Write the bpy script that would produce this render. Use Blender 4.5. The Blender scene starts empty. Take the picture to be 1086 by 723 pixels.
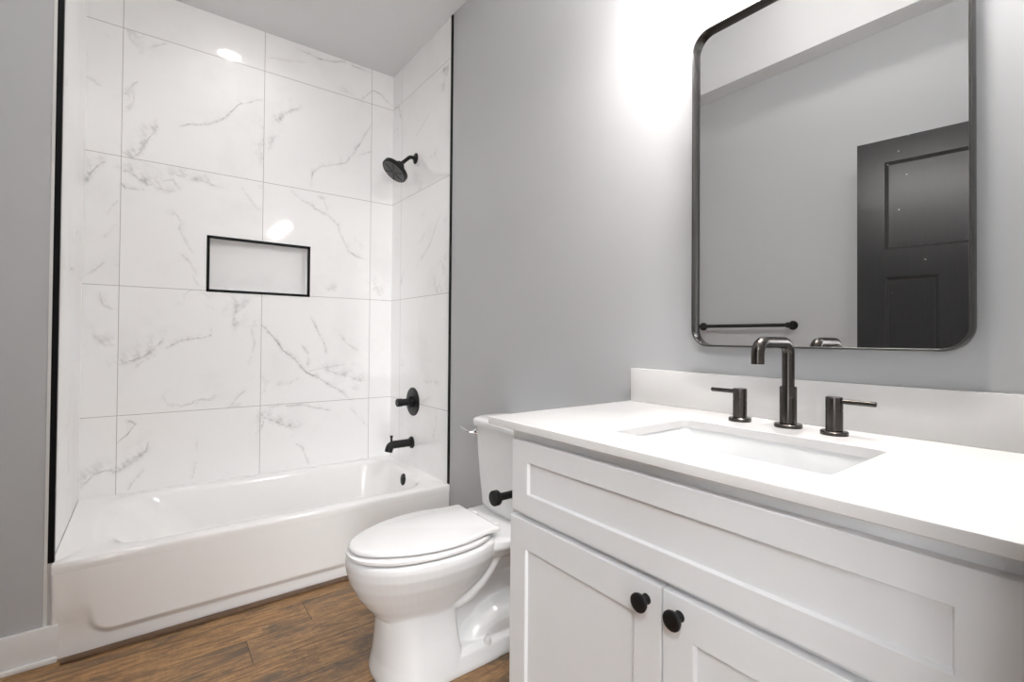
import bpy, bmesh, math
import numpy as np
from mathutils import Vector, Matrix

# ------------------------------------------------------------------ camera, world, exposure
S = bpy.context.scene
COL = S.collection
PI = math.pi
cam_data = bpy.data.cameras.new('camera')
cam = bpy.data.objects.new('camera', cam_data)
COL.objects.link(cam)
cam_data.sensor_width = 36.0
cam_data.sensor_fit = 'HORIZONTAL'
cam_data.lens = 509.94 / 1086.0 * 36.0
cam_data.shift_y = -9.06 / 1086.0
cam_data.clip_start = 0.01
RT = Vector((0.79813404, -0.60242719, 0.00797034))
UP = Vector((-0.01309487, -0.0041198, 0.99990577))
FW = Vector((0.60233759, 0.79816321, 0.01117686))
cm = Matrix((RT, UP, -FW)).transposed().to_4x4()
cm.translation = Vector((-1.2503, -2.9564, 1.08))
cam.matrix_world = cm
S.camera = cam

S.view_settings.view_transform = 'Standard'
S.view_settings.look = 'None'
S.view_settings.gamma = 1.0
S.view_settings.use_curve_mapping = False
S.view_settings.exposure = 0.2
S.cycles.max_bounces = 14
S.cycles.diffuse_bounces = 7
S.cycles.glossy_bounces = 6
S.cycles.use_denoising = True
S.cycles.sample_clamp_indirect = 6.0
S.cycles.caustics_reflective = False

BULB_STRENGTH = 292.0       # three globes of the vanity light
CAN_STRENGTH = 7.5        # watts of the recessed spot over the tub
ROOM_STRENGTH = 150.0       # recessed light in the raised ceiling
FILL_PANEL_STRENGTH = 44.0       # fill panels added in the unseen room beyond the doorway
SKY_STRENGTH = 10.8         # sky fill through windows added in the unseen room beyond the doorway
WARM = (1.0, 0.965, 0.935)

W = bpy.data.worlds.new('world')
S.world = W
W.use_nodes = True
W.node_tree.nodes['Background'].inputs[0].default_value = (0.97, 0.985, 1.0, 1)
W.node_tree.nodes['Background'].inputs[1].default_value = SKY_STRENGTH
# added, unseen windows let in fill light; a portal tells the renderer where
WX, WY0, WY1, WZ0, WZ1 = -4.2, -4.5, -3.4, 0.10, 2.55
VX0, VX1, YH = -4.0, -2.12, -7.6
def portal(name, sx, sy, m):
    pd = bpy.data.lights.new(name, 'AREA')
    pd.shape = 'RECTANGLE'
    pd.size, pd.size_y = sx, sy
    pd.cycles.is_portal = True
    po = bpy.data.objects.new(name, pd)
    COL.objects.link(po)
    po.matrix_world = Matrix(m)
portal('fill_window_portal', WZ1 - WZ0, WY1 - WY0, ((0, 0, -1, WX - 0.01), (0, 1, 0, (WY0 + WY1) / 2), (1, 0, 0, (WZ0 + WZ1) / 2), (0, 0, 0, 1)))
portal('fill_window_portal', VX1 - VX0, WZ1 - WZ0, ((1, 0, 0, (VX0 + VX1) / 2), (0, 0, -1, YH - 0.01), (0, 1, 0, (WZ0 + WZ1) / 2), (0, 0, 0, 1)))
# the downlight over the tub
sd = bpy.data.lights.new('tub_downlight', 'SPOT')
sd.energy = CAN_STRENGTH
sd.color = (1.0, 0.985, 0.97)
sd.spot_size = math.radians(148)
sd.spot_blend = 1.0
sd.shadow_soft_size = 0.015
so = bpy.data.objects.new('tub_downlight', sd)
COL.objects.link(so)
so.location = (-0.885, -0.372, 2.762)

# ------------------------------------------------------------------ materials
def new_mat(name):
    m = bpy.data.materials.new(name)
    m.use_nodes = True
    nt = m.node_tree
    return m, nt, nt.nodes['Principled BSDF']

def node(nt, kind, **kw):
    n = nt.nodes.new(kind)
    for k, v in kw.items():
        setattr(n, k, v)
    return n

def math_node(nt, op, a, b=None, c=None, clamp=False):
    n = node(nt, 'ShaderNodeMath', operation=op)
    n.use_clamp = clamp
    for i, x in enumerate((a, b, c)):
        if x is None:
            continue
        if isinstance(x, (int, float)):
            n.inputs[i].default_value = x
        else:
            nt.links.new(x, n.inputs[i])
    return n.outputs[0]

def mix_col(nt, fac, a, b):
    n = node(nt, 'ShaderNodeMix', data_type='RGBA')
    for sock, x in ((n.inputs[0], fac), (n.inputs[6], a), (n.inputs[7], b)):
        if isinstance(x, (int, float)):
            sock.default_value = x
        elif isinstance(x, tuple):
            sock.default_value = (*x, 1)
        else:
            nt.links.new(x, sock)
    return n.outputs[2]

def ramp(nt, fac, lo, hi):
    n = node(nt, 'ShaderNodeMapRange')
    nt.links.new(fac, n.inputs[0])
    n.inputs[1].default_value = lo
    n.inputs[2].default_value = hi
    return n.outputs[0]

def noise(nt, vec, scale, detail=3.0, rough=0.5, dist=0.0):
    n = node(nt, 'ShaderNodeTexNoise')
    n.inputs['Scale'].default_value = scale
    n.inputs['Detail'].default_value = detail
    n.inputs['Roughness'].default_value = rough
    n.inputs['Distortion'].default_value = dist
    if vec is not None:
        nt.links.new(vec, n.inputs['Vector'])
    return n.outputs[0]

def plain(name, col, rough=0.5, metal=0.0, spec=0.5, coat=0.0, var=0.03, vscale=30.0, bump=0.0, bscale=200.0):
    """A paint, metal or ceramic with a faint procedural variation of its tone and grain."""
    m, nt, p = new_mat(name)
    tc = node(nt, 'ShaderNodeTexCoord')
    f = noise(nt, tc.outputs['Object'], vscale, 3.0)
    a = tuple(max(0, c * (1 - var)) for c in col)
    b = tuple(min(1, c * (1 + var)) for c in col)
    nt.links.new(mix_col(nt, f, a, b), p.inputs['Base Color'])
    p.inputs['Roughness'].default_value = rough
    p.inputs['Metallic'].default_value = metal
    p.inputs['Specular IOR Level'].default_value = spec
    p.inputs['Coat Weight'].default_value = coat
    if bump > 0:
        bn = node(nt, 'ShaderNodeBump')
        bn.inputs['Strength'].default_value = bump
        bn.inputs['Distance'].default_value = 0.002
        nt.links.new(noise(nt, tc.outputs['Object'], bscale, 2.0), bn.inputs['Height'])
        nt.links.new(bn.outputs[0], p.inputs['Normal'])
    return m

def emitter(name, col, strength):
    m, nt, p = new_mat(name)
    p.inputs['Base Color'].default_value = (0.9, 0.9, 0.9, 1)
    p.inputs['Emission Color'].default_value = (*col, 1)
    p.inputs['Emission Strength'].default_value = strength
    return m

TILE = 0.612
def tile_mat(name, axis, s0, z0=0.0755, painted=True):
    """Polished white porcelain with grey marble veins; joints every 61 cm along `axis` and z."""
    m, nt, p = new_mat(name)
    tc = node(nt, 'ShaderNodeTexCoord')
    sep = node(nt, 'ShaderNodeSeparateXYZ')
    nt.links.new(tc.outputs['Object'], sep.inputs[0])
    s = math_node(nt, 'DIVIDE', math_node(nt, 'SUBTRACT', sep.outputs[axis], s0), TILE)
    t = math_node(nt, 'DIVIDE', math_node(nt, 'SUBTRACT', sep.outputs[2], z0), TILE * 1.0115)
    half = 0.0012 / TILE
    fs = math_node(nt, 'ABSOLUTE', math_node(nt, 'SUBTRACT', math_node(nt, 'FRACT', s), 0.5))
    ft = math_node(nt, 'ABSOLUTE', math_node(nt, 'SUBTRACT', math_node(nt, 'FRACT', t), 0.5))
    joint = math_node(nt, 'GREATER_THAN', math_node(nt, 'MAXIMUM', fs, ft), 0.5 - half)
    # every tile has its own cut of marble
    ids = node(nt, 'ShaderNodeCombineXYZ')
    nt.links.new(math_node(nt, 'FLOOR', s), ids.inputs[0])
    nt.links.new(math_node(nt, 'FLOOR', t), ids.inputs[1])
    ids.inputs[2].default_value = float(axis)
    wn = node(nt, 'ShaderNodeTexWhiteNoise', noise_dimensions='3D')
    nt.links.new(ids.outputs[0], wn.inputs[0])
    off = node(nt, 'ShaderNodeVectorMath', operation='MULTIPLY_ADD')
    nt.links.new(wn.outputs['Color'], off.inputs[0])
    off.inputs[1].default_value = (17, 17, 17)
    nt.links.new(tc.outputs['Object'], off.inputs[2])
    vec = off.outputs[0]
    # faint procedural veins
    ridge = math_node(nt, 'ABSOLUTE', math_node(nt, 'SUBTRACT', noise(nt, vec, 2.2, 5.0, 0.55, 0.6), 0.5))
    vein = math_node(nt, 'SUBTRACT', 1.0, ramp(nt, ridge, 0.0, 0.012))
    mask = ramp(nt, noise(nt, vec, 3.1, 1.0), 0.56, 0.72)
    vein = math_node(nt, 'MULTIPLY', math_node(nt, 'MULTIPLY', vein, mask), 0.30 if painted else 0.5)
    cloud = math_node(nt, 'MULTIPLY', ramp(nt, noise(nt, vec, 3.0, 4.0, 0.6), 0.52, 0.8), 0.10)
    dark = math_node(nt, 'ADD', vein, cloud)
    if painted:
        at = node(nt, 'ShaderNodeAttribute', attribute_name='vein')
        brk = ramp(nt, noise(nt, vec, 38.0, 4.0, 0.65), 0.30, 0.62)
        brk = math_node(nt, 'MULTIPLY_ADD', brk, 0.75, 0.25)
        dark = math_node(nt, 'ADD', dark, math_node(nt, 'MULTIPLY', at.outputs['Fac'], brk))
    dark = math_node(nt, 'MINIMUM', dark, 0.9)
    tone = noise(nt, vec, 9.0, 2.0)
    vcol = mix_col(nt, tone, (0.20, 0.215, 0.235), (0.27, 0.245, 0.215))
    body = mix_col(nt, dark, (0.90, 0.90, 0.90), vcol)
    col = mix_col(nt, joint, body, (0.40, 0.37, 0.345))
    nt.links.new(col, p.inputs['Base Color'])
    nt.links.new(math_node(nt, 'MULTIPLY_ADD', joint, 0.8, 0.05), p.inputs['Roughness'])
    nt.links.new(math_node(nt, 'MULTIPLY_ADD', joint, -0.65, 0.65), p.inputs['Specular IOR Level'])
    return m

def floor_mat():
    """Rustic brown vinyl planks running along x, 15 cm wide."""
    m, nt, p = new_mat('rustic_oak_planks')
    tc = node(nt, 'ShaderNodeTexCoord')
    sep = node(nt, 'ShaderNodeSeparateXYZ')
    nt.links.new(tc.outputs['Object'], sep.inputs[0])
    row = math_node(nt, 'DIVIDE', math_node(nt, 'ADD', sep.outputs[1], 1.178), 0.15)
    ri = math_node(nt, 'FLOOR', row)
    x = math_node(nt, 'DIVIDE', math_node(nt, 'SUBTRACT', math_node(nt, 'ADD', sep.outputs[0], 0.962),
                                          math_node(nt, 'MULTIPLY', ri, 0.222)), 1.22)
    xi = math_node(nt, 'FLOOR', x)
    ey = math_node(nt, 'ABSOLUTE', math_node(nt, 'SUBTRACT', math_node(nt, 'FRACT', row), 0.5))
    ex = math_node(nt, 'ABSOLUTE', math_node(nt, 'SUBTRACT', math_node(nt, 'FRACT', x), 0.5))
    gap = math_node(nt, 'MAXIMUM', math_node(nt, 'GREATER_THAN', ey, 0.5 - 0.0011 / 0.15),
                    math_node(nt, 'GREATER_THAN', ex, 0.5 - 0.0011 / 1.22))
    ids = node(nt, 'ShaderNodeCombineXYZ')
    nt.links.new(ri, ids.inputs[0]); nt.links.new(xi, ids.inputs[1])
    wn = node(nt, 'ShaderNodeTexWhiteNoise', noise_dimensions='3D')
    nt.links.new(ids.outputs[0], wn.inputs[0])
    off = node(nt, 'ShaderNodeVectorMath', operation='MULTIPLY_ADD')
    nt.links.new(wn.outputs['Color'], off.inputs[0])
    off.inputs[1].default_value = (9, 9, 9)
    nt.links.new(tc.outputs['Object'], off.inputs[2])
    st = node(nt, 'ShaderNodeVectorMath', operation='MULTIPLY')
    nt.links.new(off.outputs[0], st.inputs[0])
    st.inputs[1].default_value = (1.0, 7.0, 1.0)
    grain = noise(nt, st.outputs[0], 10.0, 8.0, 0.75, 0.4)
    st2 = node(nt, 'ShaderNodeVectorMath', operation='MULTIPLY')
    nt.links.new(off.outputs[0], st2.inputs[0])
    st2.inputs[1].default_value = (1.0, 2.6, 1.0)
    blot = noise(nt, st2.outputs[0], 3.4, 7.0, 0.72, 0.5)
    saw = node(nt, 'ShaderNodeVectorMath', operation='MULTIPLY')
    nt.links.new(off.outputs[0], saw.inputs[0])
    saw.inputs[1].default_value = (16.0, 1.5, 1.0)
    sawn = noise(nt, saw.outputs[0], 9.0, 3.0, 0.6)
    c = mix_col(nt, ramp(nt, grain, 0.36, 0.64), (0.17, 0.085, 0.036), (0.52, 0.300, 0.128))
    c = mix_col(nt, math_node(nt, 'MULTIPLY', ramp(nt, blot, 0.47, 0.62), 0.88), c, (0.085, 0.064, 0.048))
    c = mix_col(nt, math_node(nt, 'MULTIPLY', ramp(nt, sawn, 0.45, 0.75), 0.30), c, (0.13, 0.08, 0.045))
    tint = math_node(nt, 'MULTIPLY', wn.outputs['Value'], 0.35)
    c = mix_col(nt, tint, c, (0.17, 0.115, 0.072))
    c = mix_col(nt, gap, c, (0.03, 0.018, 0.011))
    nt.links.new(c, p.inputs['Base Color'])
    nt.links.new(math_node(nt, 'MULTIPLY_ADD', grain, 0.25, 0.32), p.inputs['Roughness'])
    bn = node(nt, 'ShaderNodeBump')
    bn.inputs['Strength'].default_value = 0.25
    bn.inputs['Distance'].default_value = 0.001
    nt.links.new(grain, bn.inputs['Height'])
    nt.links.new(bn.outputs[0], p.inputs['Normal'])
    return m

def door_mat():
    """Black door paint with small pale flecks of dust."""
    m, nt, p = new_mat('black_door_paint')
    tc = node(nt, 'ShaderNodeTexCoord')
    v = node(nt, 'ShaderNodeTexVoronoi', feature='F1')
    v.inputs['Scale'].default_value = 22.0
    nt.links.new(tc.outputs['Object'], v.inputs['Vector'])
    spot = math_node(nt, 'LESS_THAN', v.outputs['Distance'], 0.075)
    sepc = node(nt, 'ShaderNodeSeparateColor')
    nt.links.new(v.outputs['Color'], sepc.inputs[0])
    few = math_node(nt, 'GREATER_THAN', sepc.outputs[0], 0.58)
    f = math_node(nt, 'MULTIPLY', math_node(nt, 'MULTIPLY', spot, few), 0.55)
    st = node(nt, 'ShaderNodeVectorMath', operation='MULTIPLY')
    nt.links.new(tc.outputs['Object'], st.inputs[0])
    st.inputs[1].default_value = (30.0, 30.0, 2.0)
    g = noise(nt, st.outputs[0], 6.0, 3.0)
    base = mix_col(nt, g, (0.012, 0.012, 0.0125), (0.022, 0.022, 0.023))
    nt.links.new(mix_col(nt, f, base, (0.5, 0.5, 0.48)), p.inputs['Base Color'])
    p.inputs['Roughness'].default_value = 0.30
    p.inputs['Specular IOR Level'].default_value = 0.22
    return m

M = {
    'wall': plain('grey_wall_paint', (0.485, 0.492, 0.503), 0.75, var=0.015, vscale=4, bump=0.12, bscale=260),
    'ceiling': plain('white_ceiling_paint', (0.66, 0.665, 0.675), 0.85, var=0.01, vscale=3, bump=0.1, bscale=220),
    'trim': plain('white_trim_paint', (0.80, 0.80, 0.80), 0.38, var=0.01),
    'cabinet': plain('white_cabinet_paint', (0.775, 0.784, 0.797), 0.42, var=0.01),
    'quartz': plain('white_quartz', (0.75, 0.738, 0.729), 0.18, var=0.025, vscale=14),
    'porcelain': plain('white_porcelain', (0.76, 0.765, 0.77), 0.08, spec=0.55, var=0.006),
    'enamel': plain('white_tub_enamel', (0.90, 0.895, 0.888), 0.10, var=0.006),
    'plastic': plain('white_seat_plastic', (0.79, 0.785, 0.785), 0.22, var=0.006),
    'black': plain('matte_black_metal', (0.006, 0.006, 0.0065), 0.40, 0.0, spec=0.35, var=0.15),
    'black_trim': plain('black_edge_metal', (0.003, 0.003, 0.0035), 0.5, 0.0, spec=0.15, var=0.1),
    'spray': plain('grey_spray_face', (0.10, 0.10, 0.105), 0.5, var=0.5, vscale=260),
    'bronze': plain('dark_gunmetal', (0.066, 0.059, 0.054), 0.24, 0.92, var=0.12, vscale=60),
    'frame': plain('brushed_dark_frame', (0.075, 0.072, 0.07), 0.28, 0.9, var=0.1, vscale=80),
    'chrome': plain('chrome', (0.85, 0.85, 0.86), 0.06, 1.0, var=0.01),
    'caulk': plain('white_caulk', (0.72, 0.72, 0.70), 0.6, var=0.03),
    'wood_shoe': plain('brown_wood_moulding', (0.12, 0.066, 0.034), 0.5, var=0.45, vscale=26),
    'niche': tile_mat('niche_marble', 0, -0.30, -0.15, painted=False),
    'tile_back': tile_mat('marble_tile_back', 0, -1.3675),
    'tile_right': tile_mat('marble_tile_right', 1, -0.138),
    'tile_left': tile_mat('marble_tile_left', 1, -0.138, painted=False),
    'floor': floor_mat(),
    'door': door_mat(),
}
mm, nt_, p_ = new_mat('mirror_silver')
p_.inputs['Base Color'].default_value = (0.90, 0.905, 0.90, 1)
p_.inputs['Metallic'].default_value = 1.0
p_.inputs['Roughness'].default_value = 0.0
M['mirror'] = mm
M['bulb'] = emitter('lit_globe', WARM, BULB_STRENGTH)
M['can'] = emitter('lit_diffuser', (1.0, 0.97, 0.94), 14.0)
M['panel'] = emitter('fill_panel_glow', (0.97, 0.985, 1.0), FILL_PANEL_STRENGTH)
M['room_can'] = emitter('lit_room_diffuser', (1.0, 0.96, 0.92), ROOM_STRENGTH)

# ------------------------------------------------------------------ object helpers
ORIGIN = {}
def thing(name, label, cat, loc=(0, 0, 0), group=None):
    """An Empty at a thing's base that parents its parts."""
    o = bpy.data.objects.new(name, None)
    COL.objects.link(o)
    o.location = loc
    o.empty_display_size = 0.05
    o['label'] = label
    o['category'] = cat
    if group:
        o['group'] = group
    ORIGIN[o.name] = Vector(loc)
    return o

def tag(o, label, cat, group=None):
    o['label'] = label
    o['category'] = cat
    if group:
        o['group'] = group
    return o

def obj(name, bm, mat, parent=None, smooth=35.0, kind=None):
    """Links a bmesh (in world coordinates) as one mesh object under its parent."""
    org = ORIGIN[parent.name] if parent is not None else Vector((0, 0, 0))
    if parent is not None:
        bmesh.ops.translate(bm, verts=bm.verts, vec=-org)
    bmesh.ops.recalc_face_normals(bm, faces=bm.faces)
    me = bpy.data.meshes.new(name)
    bm.to_mesh(me)
    bm.free()
    me.materials.append(mat)
    if smooth:
        for p in me.polygons:
            p.use_smooth = True
        me.set_sharp_from_angle(angle=math.radians(smooth))
    o = bpy.data.objects.new(name, me)
    COL.objects.link(o)
    if parent is not None:
        o.parent = parent
    ORIGIN[o.name] = org
    if kind:
        o['kind'] = kind
    return o

def merge(bm, other):
    me = bpy.data.meshes.new('temp')
    other.to_mesh(me)
    other.free()
    bm.from_mesh(me)
    bpy.data.meshes.remove(me)

def box(bm, a, b, bevel=0.0, seg=2):
    t = bmesh.new()
    bmesh.ops.create_cube(t, size=1.0)
    lo = Vector([min(p, q) for p, q in zip(a, b)]); hi = Vector([max(p, q) for p, q in zip(a, b)])
    for v in t.verts:
        v.co = Vector([lo[i] + (v.co[i] + 0.5) * (hi[i] - lo[i]) for i in range(3)])
    if bevel > 0:
        bmesh.ops.bevel(t, geom=t.edges[:], offset=bevel, segments=seg, profile=0.5, affect='EDGES')
    merge(bm, t)
    return bm

def loft(bm, rings, cap0=True, cap1=True, close=True):
    """Skins a list of rings of equal length."""
    vs = [[bm.verts.new(p) for p in r] for r in rings]
    n = len(rings[0])
    for i in range(len(vs) - 1):
        for j in range(n if close else n - 1):
            k = (j + 1) % n
            try:
                bm.faces.new((vs[i][j], vs[i][k], vs[i + 1][k], vs[i + 1][j]))
            except ValueError:
                pass
    if cap0:
        bm.faces.new(list(reversed(vs[0])))
    if cap1:
        bm.faces.new(vs[-1])
    return vs

def frame_of(axis):
    a = Vector(axis).normalized()
    h = Vector((0, 0, 1)) if abs(a.z) < 0.9 else Vector((1, 0, 0))
    u = h.cross(a).normalized()
    return a, u, a.cross(u)

def lathe(bm, base, axis, prof, n=40):
    """Turns a profile of (distance along the axis, radius)."""
    a, u, v = frame_of(axis)
    base = Vector(base)
    rings = []
    for d, r in prof:
        r = max(r, 1e-4)
        rings.append([base + a * d + (u * math.cos(2 * PI * i / n) + v * math.sin(2 * PI * i / n)) * r for i in range(n)])
    loft(bm, rings)
    return bm

def disc_prof(r, h, b=0.002):
    return [(0, r), (h - b, r), (h - 0.3 * b, r - 0.3 * b), (h, r - b)]

def round_path(pts, rad, k=8):
    """A polyline with its inner corners turned into arcs."""
    pts = [Vector(p) for p in pts]
    out = [pts[0]]
    for i in range(1, len(pts) - 1):
        p = pts[i]; d0 = (pts[i - 1] - p).normalized(); d1 = (pts[i + 1] - p).normalized()
        ang = d0.angle(d1)
        t = min(rad / math.tan(ang / 2), (pts[i - 1] - p).length * 0.49 if i > 1 else 1e9)
        a = p + d0 * t; b = p + d1 * t
        c = p + (d0 + d1).normalized() * (rad / math.sin(ang / 2))
        va = a - c; vb = b - c
        th = va.angle(vb)
        for j in range(k + 1):
            s = j / k
            out.append(c + (va * math.sin((1 - s) * th) + vb * math.sin(s * th)) / math.sin(th))
    out.append(pts[-1])
    return out

def tube(bm, path, r, n=24):
    path = [Vector(p) for p in path]
    rs = r if isinstance(r, (list, tuple)) else [r] * len(path)
    t0 = (path[1] - path[0]).normalized()
    _, u, _ = frame_of(t0)
    rings = []
    for i, p in enumerate(path):
        if i == 0:
            t = t0
        elif i == len(path) - 1:
            t = (path[i] - path[i - 1]).normalized()
        else:
            t = ((path[i + 1] - p).normalized() + (p - path[i - 1]).normalized()).normalized()
        u = (u - t * u.dot(t)).normalized()
        v = t.cross(u)
        rings.append([p + (u * math.cos(2 * PI * j / n) + v * math.sin(2 * PI * j / n)) * rs[i] for j in range(n)])
    loft(bm, rings)
    return bm

def rrect(x0, x1, y0, y1, r, k=6):
    """A rounded rectangle, counter-clockwise, 4*(k+1) points."""
    r = min(r, (x1 - x0) / 2 - 1e-4, (y1 - y0) / 2 - 1e-4)
    out = []
    for cx, cy, a0 in ((x1 - r, y1 - r, 0), (x0 + r, y1 - r, PI / 2), (x0 + r, y0 + r, PI), (x1 - r, y0 + r, 1.5 * PI)):
        for i in range(k + 1):
            a = a0 + PI / 2 * i / k
            out.append((cx + r * math.cos(a), cy + r * math.sin(a)))
    return out

# ------------------------------------------------------------------ room sizes
H = 2.77            # ceiling
XO = -1.96          # wall opposite the mirror
YW = -0.762         # face of the short wall left of the tub
YB = -2.935         # wall with the doorway
TW = 1.4995         # width of the tub alcove
TD = 0.757          # depth of the tiled side walls
DECK = 0.321        # tub deck height
NX0, NX1, NZ0, NZ1 = -1.0166, -0.5033, 1.3083, 1.6033   # niche opening

# grey veins traced on the tile: points in metres on the wall, strength, broad or not
VEINS_BACK = [([(-1.309, 2.439), (-1.258, 2.496), (-1.2, 2.543)], 0.35, 0),
 ([(-1.501, 2.272), (-1.463, 2.254), (-1.443, 2.243)], 0.4, 0),
 ([(-1.365, 2.227), (-1.332, 2.279), (-1.311, 2.317)], 0.35, 0),
 ([(-1.352, 2.16), (-1.327, 2.215), (-1.325, 2.271)], 0.35, 1),
 ([(-1.361, 1.96), (-1.327, 1.941), (-1.306, 1.964), (-1.278, 2.012), (-1.249, 2.076), (-1.239, 2.12)], 0.6, 1),
 ([(-1.496, 1.779), (-1.461, 1.852), (-1.421, 1.903)], 0.6, 1),
 ([(-1.367, 1.872), (-1.335, 1.866), (-1.295, 1.837), (-1.264, 1.821), (-1.179, 1.796)], 0.6, 1),
 ([(-1.366, 1.809), (-1.347, 1.779)], 0.9, 0),
 ([(-1.347, 1.781), (-1.278, 1.795)], 0.4, 0),
 ([(-1.205, 1.847), (-1.162, 1.86), (-1.126, 1.81)], 0.4, 0),
 ([(-1.18, 1.894), (-1.112, 1.881), (-1.039, 1.885), (-0.98, 1.864)], 0.45, 1),
 ([(-1.187, 1.691), (-1.152, 1.688), (-1.134, 1.655), (-1.138, 1.616), (-1.115, 1.571), (-1.079, 1.508)], 0.5, 0),
 ([(-1.132, 1.497), (-1.088, 1.454), (-1.051, 1.391)], 0.35, 0),
 ([(-1.073, 1.392), (-1.052, 1.34)], 0.3, 0),
 ([(-1.431, 1.534), (-1.401, 1.569)], 0.3, 0),
 ([(-1.501, 1.342), (-1.458, 1.377), (-1.421, 1.42)], 0.35, 0),
 ([(-1.414, 1.646), (-1.394, 1.7), (-1.381, 1.721)], 0.3, 0),
 ([(-1.367, 0.94), (-1.316, 0.954), (-1.271, 0.974), (-1.224, 1.02), (-1.189, 1.062)], 0.7, 1),
 ([(-1.304, 0.925), (-1.26, 0.96), (-1.212, 0.989)], 0.4, 0),
 ([(-1.176, 1.01), (-1.128, 1.048), (-1.065, 1.064), (-0.999, 1.08), (-0.992, 1.113)], 0.65, 0),
 ([(-0.899, 1.291), (-0.877, 1.218), (-0.89, 1.121)], 0.5, 1),
 ([(-0.876, 1.201), (-0.82, 1.27)], 0.45, 1),
 ([(-0.804, 1.122), (-0.788, 1.041), (-0.816, 0.92)], 0.3, 0),
 ([(-0.919, 0.69), (-0.871, 0.734), (-0.821, 0.78)], 0.35, 0),
 ([(-1.362, 0.57), (-1.329, 0.595), (-1.296, 0.649), (-1.325, 0.673)], 0.7, 0),
 ([(-1.492, 0.367), (-1.452, 0.422), (-1.408, 0.443), (-1.365, 0.436), (-1.31, 0.463), (-1.253, 0.513), (-1.242, 0.555)], 0.6, 1),
 ([(-1.32, 0.335), (-1.264, 0.427)], 0.4, 0),
 ([(-1.043, 0.485), (-1.038, 0.547)], 0.22, 0),
 ([(-1.068, 0.35), (-1.049, 0.439)], 0.22, 0),
 ([(-1.441, 1.279), (-1.419, 1.216), (-1.381, 1.197)], 0.5, 0),
 ([(-1.46, 1.083), (-1.416, 1.034), (-1.379, 1.034)], 0.45, 1),
 ([(-1.143, 2.136), (-1.099, 2.161), (-1.026, 2.179), (-0.967, 2.211), (-0.916, 2.275), (-0.868, 2.338), (-0.758, 2.393)], 0.55, 0),
 ([(-1.14, 1.904), (-1.084, 1.891), (-1.028, 1.888), (-0.981, 1.87)], 0.35, 0),
 ([(-0.862, 1.88), (-0.77, 1.768)], 0.3, 0),
 ([(-0.686, 2.284), (-0.656, 2.335), (-0.571, 2.4)], 0.45, 1),
 ([(-0.74, 2.105), (-0.717, 2.179), (-0.679, 2.216)], 0.35, 1),
 ([(-0.503, 1.963), (-0.494, 2.047), (-0.455, 2.083), (-0.302, 2.14), (-0.243, 2.238), (-0.142, 2.428)], 0.5, 0),
 ([(-0.251, 2.236), (-0.222, 2.276)], 0.8, 0),
 ([(-0.227, 2.207), (-0.149, 2.252)], 0.5, 0),
 ([(-0.587, 2.736), (-0.455, 2.725), (-0.339, 2.751), (-0.146, 2.749)], 0.5, 0),
 ([(-0.47, 2.725), (-0.432, 2.727)], 0.8, 0),
 ([(-0.215, 2.556), (-0.135, 2.634), (-0.088, 2.633), (-0.003, 2.571)], 0.5, 0),
 ([(-0.742, 2.63), (-0.525, 2.678)], 0.25, 0),
 ([(-0.341, 2.592), (-0.213, 2.556)], 0.25, 0),
 ([(-0.612, 1.915), (-0.554, 1.864), (-0.481, 1.843), (-0.408, 1.801), (-0.348, 1.755), (-0.325, 1.692), (-0.286, 1.607), (-0.229, 1.576), (-0.166, 1.565)], 0.5, 0),
 ([(-0.472, 1.915), (-0.435, 1.902), (-0.414, 1.832)], 0.45, 0),
 ([(-0.491, 1.858), (-0.475, 1.833)], 0.8, 0),
 ([(-0.405, 1.365), (-0.349, 1.357)], 0.35, 1),
 ([(-0.133, 1.371), (-0.105, 1.397), (-0.074, 1.339)], 0.4, 1),
 ([(-0.756, 1.14), (-0.697, 1.082), (-0.642, 0.996), (-0.579, 0.948), (-0.514, 0.874), (-0.456, 0.838), (-0.365, 0.778), (-0.246, 0.69)], 1.0, 0),
 ([(-0.499, 1.193), (-0.459, 1.123), (-0.423, 1.038), (-0.413, 0.971)], 0.6, 0),
 ([(-0.545, 1.033), (-0.509, 0.978), (-0.501, 0.914)], 0.5, 0),
 ([(-0.516, 0.879), (-0.412, 0.892), (-0.322, 0.904), (-0.241, 0.91)], 0.4, 0),
 ([(-0.434, 0.915), (-0.388, 0.875), (-0.305, 0.843), (-0.157, 0.802)], 0.4, 1),
 ([(-0.329, 1.095), (-0.274, 1.032), (-0.219, 0.997)], 0.4, 0),
 ([(-0.681, 0.805), (-0.612, 0.802), (-0.557, 0.837)], 0.5, 0),
 ([(-0.749, 0.565), (-0.731, 0.625), (-0.678, 0.599), (-0.624, 0.569), (-0.56, 0.558)], 0.65, 1),
 ([(-0.705, 0.682), (-0.583, 0.687), (-0.454, 0.661), (-0.371, 0.631)], 0.5, 0),
 ([(-0.568, 0.461), (-0.532, 0.443), (-0.501, 0.331)], 0.5, 0),
 ([(-0.256, 0.644), (-0.154, 0.524)], 0.3, 0)]
VEINS_RIGHT = [([(-0.025, 2.559), (-0.085, 2.546), (-0.126, 2.453)], 0.6, 0),
 ([(-0.653, 2.52), (-0.72, 2.521), (-0.665, 2.412)], 0.5, 1),
 ([(-0.509, 2.349), (-0.33, 2.266)], 0.3, 0),
 ([(-0.369, 1.503), (-0.518, 1.593), (-0.647, 1.744)], 0.4, 0),
 ([(-0.124, 1.383), (-0.182, 1.497)], 0.4, 0),
 ([(-0.465, 0.837), (-0.65, 0.83)], 0.4, 0),
 ([(-0.586, 0.525), (-0.61, 0.594)], 0.4, 0),
 ([(-0.387, 1.627), (-0.482, 1.677)], 0.3, 0),
 ([(-0.616, 0.657), (-0.661, 0.511)], 0.3, 0)]

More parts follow.
